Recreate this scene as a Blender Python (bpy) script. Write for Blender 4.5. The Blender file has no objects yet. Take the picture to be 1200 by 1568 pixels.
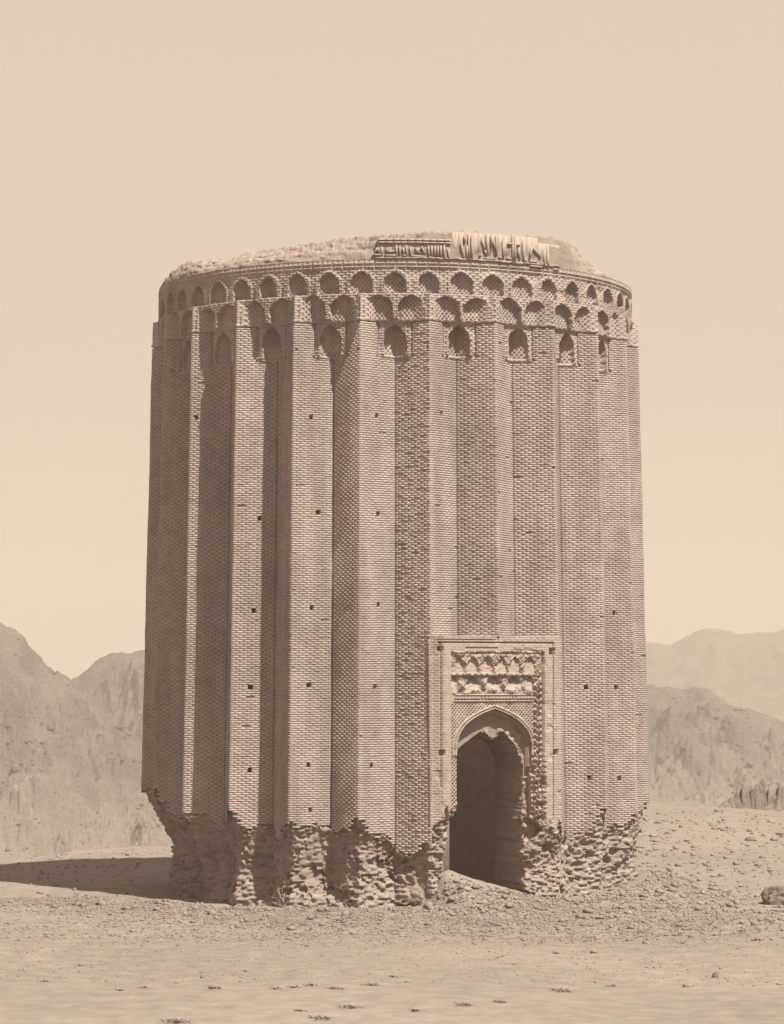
import bpy, math, random
import numpy as np
from mathutils import Vector
random.seed(7); rng = np.random.default_rng(7)
C = bpy.context.scene.collection
SC = bpy.context.scene
R_ = math.radians

# ------------------------------------------------------------------ camera, sky, sun, exposure
F = 4219.0                       # focal length in photo pixels (photo 1200 x 1568)
CAM = np.array([0.0, -87.0, 6.65]); HY = 1040.0
cd = bpy.data.cameras.new("camera"); cam = bpy.data.objects.new("camera", cd); C.objects.link(cam)
cam.location = CAM; cam.rotation_euler = (R_(90), 0, 0)
cd.sensor_fit = 'VERTICAL'; cd.sensor_height = 36; cd.lens = F / 1568 * 36
cd.shift_y = (HY - 784) / 1568; cd.clip_start = 1; cd.clip_end = 20000
SC.camera = cam

SUN_AZ, SUN_EL = 41.5, 58.0      # azimuth to the right of the line tower -> camera
sdir = Vector((math.sin(R_(SUN_AZ)) * math.cos(R_(SUN_EL)), -math.cos(R_(SUN_AZ)) * math.cos(R_(SUN_EL)), math.sin(R_(SUN_EL))))
sl = bpy.data.lights.new("sun", 'SUN'); sl.energy = 5.0; sl.angle = R_(0.5); sl.color = (1.0, 0.985, 0.785)
so = bpy.data.objects.new("sun", sl); C.objects.link(so); so.rotation_euler = sdir.to_track_quat('Z', 'Y').to_euler()
so.location = (30, -40, 60)
W = bpy.data.worlds.new("World"); SC.world = W; W.use_nodes = True
nt = W.node_tree; nt.nodes.clear()
sky = nt.nodes.new('ShaderNodeTexSky'); sky.sky_type = 'NISHITA'; sky.sun_disc = False
sky.sun_elevation = R_(SUN_EL); sky.sun_rotation = R_(180 - SUN_AZ); sky.altitude = 1000; sky.dust_density = 2.0
bw = nt.nodes.new('ShaderNodeRGBToBW'); gm = nt.nodes.new('ShaderNodeMath'); gm.operation = 'POWER'; gm.inputs[1].default_value = 0.05
tint = nt.nodes.new('ShaderNodeMix'); tint.data_type = 'RGBA'; tint.blend_type = 'MULTIPLY'; tint.inputs[0].default_value = 1
tint.inputs[7].default_value = (2.27, 1.86, 1.49, 1)
bg = nt.nodes.new('ShaderNodeBackground'); bg.inputs[1].default_value = 0.135
wo = nt.nodes.new('ShaderNodeOutputWorld')
nt.links.new(sky.outputs[0], bw.inputs[0]); nt.links.new(bw.outputs[0], gm.inputs[0])
nt.links.new(gm.outputs[0], tint.inputs[6]); nt.links.new(tint.outputs[2], bg.inputs[0]); nt.links.new(bg.outputs[0], wo.inputs[0])
SC.view_settings.view_transform = 'Standard'; SC.view_settings.look = 'None'
SC.view_settings.exposure = 1.10; SC.view_settings.gamma = 1.0
SC.cycles.max_bounces = 6; SC.cycles.volume_bounces = 1

# ------------------------------------------------------------------ helpers
def hash3(i, j, k, seed):
    h = (i.astype(np.int64) * 374761393 + j.astype(np.int64) * 668265263 + k.astype(np.int64) * 2147483647 + seed * 1274126177) & 0xffffffff
    h = ((h ^ (h >> 13)) * 1274126177) & 0xffffffff
    h = ((h ^ (h >> 16)) * 2246822519) & 0xffffffff
    return ((h ^ (h >> 15)) & 0xffffff) / float(0xffffff)
def vn(x, y, z, seed=0):
    x, y, z = np.broadcast_arrays(np.asarray(x, float), np.asarray(y, float), np.asarray(z, float))
    i, j, k = np.floor(x), np.floor(y), np.floor(z)
    fx, fy, fz = x - i, y - j, z - k
    fx, fy, fz = [t * t * t * (t * (6 * t - 15) + 10) for t in (fx, fy, fz)]
    o = 0
    for a in (0, 1):
        for b in (0, 1):
            for c in (0, 1):
                w = (fx if a else 1 - fx) * (fy if b else 1 - fy) * (fz if c else 1 - fz)
                o = o + w * hash3(i + a, j + b, k + c, seed)
    return o * 2 - 1
def fbm(x, y, z, seed=0, o=4, g=0.5):
    s, a, t = 0, 1.0, 0
    for n in range(o):
        s = s + a * vn(x * 2 ** n + 13.7 * n, y * 2 ** n - 7.1 * n, z * 2 ** n + 3.3 * n, seed + n); t += a; a *= g
    return s / t
def ridged(x, y, z, seed=0, o=4):
    s, a, t = 0, 1.0, 0
    for n in range(o):
        s = s + a * (1 - np.abs(vn(x * 2 ** n + 5.2 * n, y * 2 ** n + 9.4 * n, z * 2 ** n, seed + n)) * 2); t += a; a *= 0.5
    return s / t
def sstep(a, b, x):
    t = np.clip((x - a) / (b - a), 0, 1); return t * t * (3 - 2 * t)

def mesh_obj(name, V, F4, mat, parent=None, smooth=False):
    V = np.asarray(V, np.float32).reshape(-1, 3); F4 = np.asarray(F4, np.int32)
    used, inv = np.unique(F4, return_inverse=True); V = V[used]; F4 = inv.reshape(F4.shape)
    me = bpy.data.meshes.new(name); n = len(F4); k = F4.shape[1]
    me.vertices.add(len(V)); me.vertices.foreach_set('co', V.ravel())
    me.loops.add(n * k); me.loops.foreach_set('vertex_index', F4.astype(np.int32).ravel())
    me.polygons.add(n); me.polygons.foreach_set('loop_start', np.arange(0, n * k, k, dtype=np.int32))
    me.polygons.foreach_set('loop_total', np.full(n, k, np.int32))
    if smooth: me.polygons.foreach_set('use_smooth', np.ones(n, bool))
    me.update(calc_edges=True); me.materials.append(mat)
    o = bpy.data.objects.new(name, me); C.objects.link(o)
    if parent: o.parent = parent
    return o
def tag(o, label=None, cat=None, group=None, kind=None):
    if label: o['label'] = label
    if cat: o['category'] = cat
    if group: o['group'] = group
    if kind: o['kind'] = kind
    return o
def empty(name, loc, label, cat, group=None):
    o = bpy.data.objects.new(name, None); C.objects.link(o); o.location = loc; o.empty_display_size = 0.5
    return tag(o, label, cat, group)
def gridF(nr, nc, flip=False):
    i, j = np.meshgrid(np.arange(nr - 1), np.arange(nc - 1), indexing='ij')
    a = i * nc + j; q = np.stack([a, a + 1, a + nc + 1, a + nc], -1)
    return (q[..., ::-1] if flip else q)
class Boxes:                     # collects convex hexahedra given by 8 corners
    def __init__(s): s.v = []; s.f = []; s.n = 0
    def add(s, p, faces=((0, 1, 2, 3), (7, 6, 5, 4), (0, 4, 5, 1), (1, 5, 6, 2), (2, 6, 7, 3), (3, 7, 4, 0))):
        s.v += [tuple(q) for q in p]; s.f += [tuple(a + s.n for a in f) for f in faces]; s.n += len(p)
    def build(s, name, mat, parent=None): return mesh_obj(name, s.v, s.f, mat, parent)

# ------------------------------------------------------------------ materials
def material(name, dark, light, scale=1.0, bump=0.3, bscale=30.0, patch=0.35, speck=0.0, speck_col=None, aniso=(1, 1, 1), big=0.12, streak=0.0):
    m = bpy.data.materials.new(name); m.use_nodes = True; t = m.node_tree; N = t.nodes; L = t.links
    b = N['Principled BSDF']; b.inputs['Roughness'].default_value = 0.95; b.inputs['Specular IOR Level'].default_value = 0.1
    tc = N.new('ShaderNodeTexCoord'); mp = N.new('ShaderNodeMapping'); mp.inputs['Scale'].default_value = aniso
    L.new(tc.outputs['Object'], mp.inputs[0])
    n1 = N.new('ShaderNodeTexNoise'); n1.inputs['Scale'].default_value = scale; n1.inputs['Detail'].default_value = 8; n1.inputs['Roughness'].default_value = 0.65
    n2 = N.new('ShaderNodeTexNoise'); n2.inputs['Scale'].default_value = big; n2.inputs['Detail'].default_value = 4
    n3 = N.new('ShaderNodeTexNoise'); n3.inputs['Scale'].default_value = bscale; n3.inputs['Detail'].default_value = 6
    for n in (n1, n2, n3): L.new(mp.outputs[0], n.inputs['Vector'])
    mx = N.new('ShaderNodeMath'); mx.operation = 'MULTIPLY_ADD'; mx.inputs[1].default_value = patch
    L.new(n2.outputs[0], mx.inputs[0]); L.new(n1.outputs[0], mx.inputs[2])
    rp = N.new('ShaderNodeValToRGB'); lo = 0.32 + patch * 0.5; hi = 0.68 + patch * 0.5
    rp.color_ramp.elements[0].position = min(lo, .98); rp.color_ramp.elements[0].color = (*dark, 1)
    rp.color_ramp.elements[1].position = min(hi, 1.0); rp.color_ramp.elements[1].color = (*light, 1)
    L.new(mx.outputs[0], rp.inputs[0]); col = rp.outputs[0]
    if speck > 0:
        vo = N.new('ShaderNodeTexNoise'); vo.inputs['Scale'].default_value = speck; vo.inputs['Detail'].default_value = 3; vo.inputs['Roughness'].default_value = .7
        L.new(mp.outputs[0], vo.inputs['Vector'])
        r2 = N.new('ShaderNodeValToRGB'); r2.color_ramp.elements[0].position = .60; r2.color_ramp.elements[1].position = .70
        r2.color_ramp.elements[0].color = (0, 0, 0, 1); r2.color_ramp.elements[1].color = (1, 1, 1, 1)
        L.new(vo.outputs[0], r2.inputs[0])
        mc = N.new('ShaderNodeMix'); mc.data_type = 'RGBA'; mc.inputs[7].default_value = (*speck_col, 1)
        L.new(r2.outputs[0], mc.inputs[0]); L.new(col, mc.inputs[6]); col = mc.outputs[2]
    if streak:
        m2 = N.new('ShaderNodeMapping'); m2.inputs['Scale'].default_value = (1, 1, .10); L.new(tc.outputs['Object'], m2.inputs[0])
        ns = N.new('ShaderNodeTexNoise'); ns.inputs['Scale'].default_value = 1.7; ns.inputs['Detail'].default_value = 5; L.new(m2.outputs[0], ns.inputs['Vector'])
        rs = N.new('ShaderNodeValToRGB'); rs.color_ramp.elements[0].position = .40; rs.color_ramp.elements[1].position = .66
        rs.color_ramp.elements[0].color = (1, 1, 1, 1); rs.color_ramp.elements[1].color = (1 - streak, 1 - streak, 1 - streak, 1); L.new(ns.outputs[0], rs.inputs[0])
        ms = N.new('ShaderNodeMix'); ms.data_type = 'RGBA'; ms.blend_type = 'MULTIPLY'; ms.inputs[0].default_value = 1
        L.new(col, ms.inputs[6]); L.new(rs.outputs[0], ms.inputs[7]); col = ms.outputs[2]
    L.new(col, b.inputs['Base Color'])
    bp = N.new('ShaderNodeBump'); bp.inputs['Strength'].default_value = bump; bp.inputs['Distance'].default_value = 0.6 / bscale
    L.new(n3.outputs[0], bp.inputs['Height']); L.new(bp.outputs[0], b.inputs['Normal'])
    return m
M_brick = material('fired_brick', (0.265, 0.205, 0.203), (0.357, 0.278, 0.273), scale=2.2, bump=.35, bscale=40, patch=.5, big=.35, streak=.22)
M_mortar = material('old_mortar', (0.270, 0.206, 0.197), (0.384, 0.298, 0.280), scale=3, bump=.4, bscale=50)
M_rubble = material('eroded_brick_core', (0.176, 0.135, 0.127), (0.269, 0.209, 0.195), scale=3.0, bump=.6, bscale=22, patch=.3, aniso=(1, 1, 2.2))
M_plaster = material('weathered_plaster', (0.243, 0.189, 0.179), (0.323, 0.252, 0.236), scale=5, bump=.4, bscale=45)
M_ground = material('dry_earth', (0.154, 0.122, 0.113), (0.214, 0.173, 0.158), scale=1.6, bump=.6, bscale=16, patch=.5, big=.10, speck=7.0, speck_col=(.165, .13, .118))
M_stone = material('loose_stone', (0.139, 0.108, 0.100), (0.240, 0.190, 0.175), scale=1.3, bump=.4, bscale=20)
M_rock = material('brown_rock', (0.093, 0.072, 0.068), (0.172, 0.133, 0.122), scale=1.5, bump=.6, bscale=6)
M_hill = material('scree_slope', (0.060, 0.044, 0.044), (0.116, 0.089, 0.083), scale=.12, bump=1.0, bscale=.9, patch=.4, big=.02, speck=.5, speck_col=(.07, .052, .05))
M_scree = material('dark_scree', (.05, .038, .038), (.11, .085, .08), scale=1, bump=.5, bscale=6)
M_crag = material('pale_crag', (.12, .095, .088), (.20, .16, .148), scale=1.5, bump=.6, bscale=6)
def apron(m, col, z0, z1):                      # paler debris fans towards the foot of the slope
    t = m.node_tree; N = t.nodes; L = t.links; b = N['Principled BSDF']; old = b.inputs['Base Color'].links[0].from_socket
    tc = N.new('ShaderNodeTexCoord'); sx = N.new('ShaderNodeSeparateXYZ'); L.new(tc.outputs['Object'], sx.inputs[0])
    ns = N.new('ShaderNodeTexNoise'); ns.inputs['Scale'].default_value = .09; ns.inputs['Detail'].default_value = 6; L.new(tc.outputs['Object'], ns.inputs['Vector'])
    ad = N.new('ShaderNodeMath'); ad.operation = 'MULTIPLY_ADD'; ad.inputs[1].default_value = 26; L.new(ns.outputs[0], ad.inputs[0]); L.new(sx.outputs[2], ad.inputs[2])
    mr = N.new('ShaderNodeMapRange'); mr.inputs[1].default_value = z0 + 13; mr.inputs[2].default_value = z1 + 13; mr.inputs[3].default_value = .75; mr.inputs[4].default_value = 0
    L.new(ad.outputs[0], mr.inputs[0]); mx = N.new('ShaderNodeMix'); mx.data_type = 'RGBA'; mx.inputs[7].default_value = (*col, 1)
    L.new(mr.outputs[0], mx.inputs[0]); L.new(old, mx.inputs[6]); L.new(mx.outputs[2], b.inputs['Base Color'])
apron(M_hill, (.20, .158, .145), -36, -8)
M_shrub = material('dry_twigs', (0.184, 0.145, 0.131), (0.276, 0.216, 0.198), scale=6, bump=.2, bscale=40)

# ------------------------------------------------------------------ tower geometry
TX = 0.1                                         # tower axis at (TX, 0)
RT, RV, HALF = 8.0, 7.16, R_(7.5)
FACEW = math.sqrt((RT * math.sin(HALF)) ** 2 + (RT * math.cos(HALF) - RV) ** 2)
PHI0 = -7.6                                      # azimuth of one tip, then every 15 degrees
tips = [((PHI0 + 15 * k + 180) % 360) - 180 for k in range(24)]
def taper(z): return 1 - 0.0030 * (np.asarray(z, float) - 2.6)
def star(phi, z):                                # phi in radians
    a = np.abs(((phi - R_(PHI0) + HALF) % (2 * HALF)) - HALF)
    return RT * RV * math.sin(HALF) / (RT * np.sin(a) + RV * np.sin(HALF - a)) * taper(z)
def pol(r, phi): return np.stack([r * np.sin(phi), -r * np.cos(phi)], -1)
tower = empty('brick_tower', (TX, 0, 0), 'huge round ruined brick tower with sharp vertical flanges, niche rows and arched doorway', 'tower')
LC = CAM - np.array([TX, 0, 0])                  # camera in tower coordinates
def ray(x, y): return np.array([(x - 600) / F, 1.0, -(y - HY) / F])

# portal plane
PHD = R_(22.4); PN = np.array([math.sin(PHD), -math.cos(PHD)]); PT = np.array([math.cos(PHD), math.sin(PHD)]); PD = 7.85
def portal_uz(x, y, d=0.0):                      # photo pixel -> (u, z) on the portal plane at offset d
    r = ray(x, y); t = ((PD + d) - PN @ LC[:2]) / (PN @ r[:2]); p = LC + t * r
    return float(p[:2] @ PT), float(p[2])
def PU(x, d=0.0): return portal_uz(x, 1100, d)[0]
def PZ(y, x=757, d=0.0): return portal_uz(x, y, d)[1]
PTOP = PZ(974); UL, UR = portal_uz(657.5, 1100, -.20)[0], PU(861)
Z_SH = 16.98                                     # top of the flange shafts

def z_erode(phi):                                # ragged line below which the brick skin is gone
    d = np.degrees(phi)
    base = np.interp(d, [-180, -95, -70, -55, -42, -30, -15, -5, 3, 7, 40, 60, 90, 180], [2.6, 2.65, 2.6, 2.5, 2.75, 2.05, 2.25, 2.0, 1.7, 1.9, 2.0, 2.25, 2.35, 2.6])
    a = ((d - PHI0 + 7.5) % 15) - 7.5            # tips are gnawed higher up than valleys
    base = base + 0.45 * np.exp(-(a / 2.2) ** 2) - 0.25 * np.exp(-((np.abs(a) - 7.5) / 2.0) ** 2)
    return base + 0.30 * (hash3(np.floor((d - PHI0 + 7.5) / 15), d * 0, d * 0, 9) - .5) + 0.40 * vn(phi * 13, 3.1, 0.5, 5) + 0.18 * vn(phi * 34, 1.1, 0.5, 6) + 0.14 * vn(phi * 95, 1.1, 0.5, 7)

# ---- putlog holes: photo pixels located on the flange faces
faces = []                                       # (flange index, P0, P1, normal)
for k, td in enumerate(tips):
    T = pol(RT, R_(td)); VL = pol(RV, R_(td) - HALF); VR = pol(RV, R_(td) + HALF)
    for P0, P1 in ((VL, T), (T, VR)):
        e = (P1 - P0) / FACEW; faces.append((k, P0, P1, np.array([e[1], -e[0]])))
hole_px = [(476, 640), (577, 639), (676, 636), (397, 795), (487, 788), (579, 788), (388, 938), (477, 933), (579, 930), (940, 942),
           (383, 1055), (473, 1052), (574, 1053), (897, 1055), (943, 1053), (382, 1180), (472, 1174), (569, 1174), (902, 1192), (948, 1192),
           (475, 1243), (452, 535), (548, 535), (655, 531), (300, 640), (766, 958)]
holes = {}
for (x, y) in hole_px:
    best = None
    for fi, (k, P0, P1, n) in enumerate(faces):
        z = 8.0
        for _ in range(4):
            s = float(taper(z)); r = ray(x, y)
            if n @ r[:2] > -0.02: break
            t = (n @ (P0 * s - LC[:2])) / (n @ r[:2]); p = LC + t * r; z = p[2]
        else:
            u = float((p[:2] - P0 * s) @ (P1 - P0) / FACEW / s)
            if 0.02 < u < FACEW - 0.02 and (best is None or t < best[0]): best = (t, fi, u, z)
    if best: holes.setdefault(best[1], []).append((best[2], best[3]))

CH, BL = 0.066, 0.236
def build_face(fi, full):
    """bricks of one flange face -> vertices, quads ; putlog holes separately"""
    k, P0, P1, n = faces[fi]; hs = holes.get(fi, []); td = tips[k]
    cells = []; hole_boxes = []
    phs = np.radians(td) + np.linspace(-HALF, 0, 12) if fi % 2 == 0 else np.radians(td) + np.linspace(0, HALF, 12)
    ze = z_erode(phs); us = np.linspace(0, FACEW, 12)
    in_portal = (abs(td - 22.4) < 1) or (abs(td - 7.4) < 1 and fi % 2 == 1) or (abs(td - 37.4) < 1 and fi % 2 == 0)
    nrow = int((Z_SH - 1.2) / CH)
    step = 1
    hr = []
    for (u, z) in hs:
        i0 = int((z - 1.2) / CH) - 0; w = random.uniform(.10, .15)
        rows = (i0, i0 + 1) if z < 15 else (i0,)
        hr.append((rows, max(u - w / 2, .05), min(u + w / 2, FACEW - .05)))
    for i in range(nrow + 1):
        z0 = 1.2 + i * CH; z1 = min(z0 + CH, Z_SH)
        if z1 - z0 < .02: continue
        if in_portal and z0 < PTOP - .06: continue
        if full: ed = [0.0] + [e for e in np.arange(BL * (.5 if i % 2 else 1.0), FACEW, BL) if .05 < e < FACEW - .05] + [FACEW]
        else: ed = [0.0, FACEW]
        segs = [(ed[q], ed[q + 1]) for q in range(len(ed) - 1)]
        for rows, ua, ub in hr:
            if i in rows:
                ns = []
                for a, b in segs:
                    if b <= ua or a >= ub: ns.append((a, b)); continue
                    if a < ua - .02: ns.append((a, ua))
                    if b > ub + .02: ns.append((ub, b))
                segs = ns
        if z1 > 16.0:                            # leave room for the valley niche
            va = .50 if z0 > 16.04 else .53
            lim = va / 7.3 / HALF; tt = np.linspace(0, 1, 60); q = P0 + (P1 - P0) * tt[:, None]
            an = np.abs(np.degrees(np.arctan2(q[:, 0], -q[:, 1])) - td + 540) % 360 - 180
            uk = tt[np.argmin(np.abs(np.abs(an) - 7.5 * (1 - lim)))] * FACEW
            segs = [(max(a, uk), b) for a, b in segs if b > uk + .03] if fi % 2 == 0 else [(a, min(b, uk)) for a, b in segs if a < uk - .03]
        for a, b in segs:
            if z0 < np.interp((a + b) / 2, us, ze): continue
            cells.append((a, b, z0, z1))
    c = np.array(cells); m = len(c)
    def pos(u, z, d):
        k0, k1 = (2 * k, 2 * k + 1) if fi % 2 == 0 else (2 * k + 1, (2 * k + 2) % 48)
        s0 = (taper(z) * (1 + .0016 * vn(z * .7, k0 * 7.7, 0, 301) + .0008 * vn(z * 2.6, k0 * 7.7, 0, 302)))[..., None]
        s1 = (taper(z) * (1 + .0016 * vn(z * .7, k1 * 7.7, 0, 301) + .0008 * vn(z * 2.6, k1 * 7.7, 0, 302)))[..., None]
        t = (u / FACEW)[..., None]; zw = z + .014 * vn(u * .9 + fi * 9.1, z * .5, 0, 303) * np.clip((Z_SH - z) * 2, 0, 1)
        return np.concatenate([P0 * (1 - t) * s0 + P1 * t * s1 + n * np.asarray(d)[..., None], zw[..., None]], -1)
    a, b, z0, z1 = c.T
    back = np.full(m, -.019)
    U = np.stack([a, b, b, a], 1); Z = np.stack([z0, z0, z1, z1], 1)
    V1 = pos(U, Z, np.repeat(back[:, None], 4, 1)).reshape(-1, 3); F1 = np.arange(4 * m).reshape(-1, 4)
    if not full: return V1, F1, hr
    # weathering: where joints are flush and where they are deep
    wx = fbm((a + b) * .5 + fi * 7.3, z0 * .35, fi * 1.7, 21, 3)
    hd = .0015 + .005 * rng.random(m) + .009 * sstep(-.1, .35, wx); bd = .0016 + .0024 * rng.random(m)
    shift = rng.normal(0, .004, m)
    a2 = np.where(a < .001, a, a + hd) + np.where(a < .001, 0, shift); b2 = np.where(b > FACEW - .001, b, b - hd) + np.where(b > FACEW - .001, 0, shift)
    zz0, zz1 = z0 + bd, z1 - bd * .4 + rng.normal(0, .0015, m)
    dep = rng.normal(0, .0016, m) - .004 * wx
    dep = np.where(rng.random(m) < .004, -.018, dep)
    dv = dep[:, None] + rng.normal(0, .0011, (m, 4))
    Uf = np.stack([a2, b2, b2, a2], 1); Zf = np.stack([zz0, zz0, zz1, zz1], 1)
    Vf = pos(Uf, Zf, dv); Vb = pos(Uf, Zf, np.full((m, 4), -.021))
    V2 = np.concatenate([Vf, Vb], 1).reshape(-1, 3)
    o = np.arange(m)[:, None, None] * 8
    q = np.array([(0, 1, 2, 3), (4, 5, 1, 0), (5, 6, 2, 1), (6, 7, 3, 2), (7, 4, 0, 3)])[None]
    F2 = (o + q).reshape(-1, 4)
    return np.concatenate([V1, V2]), np.concatenate([F1, F2 + len(V1)]), hr, len(F1)

for k, td in enumerate(tips):
    full = abs(td) < 125
    Vs, Fs, mid, off = [], [], [], 0; hb = []
    for fi in (2 * k, 2 * k + 1):
        r = build_face(fi, full)
        Vs.append(r[0]); Fs.append(r[1] + off); off += len(r[0])
        mm = np.zeros(len(r[1]), np.int32)
        if full: mm[:r[3]] = 1
        mid.append(mm); hb += [(fi, h) for h in r[2]]
    o = mesh_obj('flange', np.concatenate(Vs), np.concatenate(Fs), M_brick, tower)
    o.data.materials.append(M_mortar); o.data.polygons.foreach_set('material_index', np.concatenate(mid))
    for fi, (rows, ua, ub) in hb:
        _, P0, P1, n = faces[fi]; za = 1.2 + rows[0] * CH; zb = 1.2 + (rows[-1] + 1) * CH
        def pp(u, z, d): s = float(taper(z)); q = (P0 + (P1 - P0) * u / FACEW) * s + n * d; return (q[0], q[1], z)
        B = Boxes(); e = .002
        B.add([pp(ua - e, za - e, -.012), pp(ub + e, za - e, -.012), pp(ub + e, zb + e, -.012), pp(ua - e, zb + e, -.012),
               pp(ua, za, -.45), pp(ub, za, -.45), pp(ub, zb, -.45), pp(ua, zb, -.45)], ((0, 1, 5, 4), (1, 2, 6, 5), (2, 3, 7, 6), (3, 0, 4, 7), (4, 5, 6, 7)))
        B.build('putlog_hole', M_mortar, o)

# ---- eroded base of rubble brickwork
nc, zr = 1900, np.arange(-.7, 3.75, .027)
PH, ZZ = np.meshgrid(np.linspace(-math.pi, math.pi, nc), zr)
st = star(PH, ZZ)
soft = sum(star(PH + R_(o), ZZ) for o in (-4.5, -3, -1.5, 0, 1.5, 3, 4.5)) / 7
ze = z_erode(PH); dn = ze - ZZ
deg = np.degrees(PH)
amt = np.interp(deg, [-180, -110, -60, -45, -30, 0, 10, 40, 60, 90, 180], [.7, .75, .65, .40, .16, .10, .05, .04, .08, .16, .6])
base = st * .65 + soft * .35
rec = amt * sstep(0, 1.7, dn) + .10 * sstep(0, .25, dn)
X, Y = PH * 8, ZZ
row = np.floor(ZZ / .068 + .5 * vn(X * .6, ZZ * .4, 1, 40)); brk = hash3(np.floor(X / .13 + .5 * (row % 2)), row, row * 0, 3)
keepb = .35 + .65 * sstep(-.5, .4, fbm(X * 1.4, ZZ * 1.4, 6, 42, 3))
nz = .12 * fbm(X * .9, Y * .8, 0, 31, 6, .64) + .05 * ridged(X * 2.6, Y * 1.1, 2.2, 37, 5) - .05
crs = .12 * (brk - .5) * keepb + .055 * fbm(X * 7, ZZ * 10, 3, 43, 4) - .13 * sstep(.24, .36, fbm(X * 2.0, ZZ * 2.2, 8, 44, 5, .6))
spread = .30 * sstep(1.3, -.1, ZZ) * (np.abs(deg) < 50)
rr = np.where(dn > 0, base - rec + (nz + crs) * sstep(0, .12, dn) * 1.25 + spread, st - .12)
rr = np.where((deg > 9.0) & (deg < 35.5), 6.9, rr)
V = np.concatenate([pol(rr, PH), ZZ[..., None]], -1).reshape(-1, 3)
fq = gridF(len(zr), nc)
keep = ~((np.degrees(PH)[:-1, :-1] > 9.6) & (np.degrees(PH)[:-1, :-1] < 34.8))
mesh_obj('eroded_base', V, fq[keep], M_rubble, tower)

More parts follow.
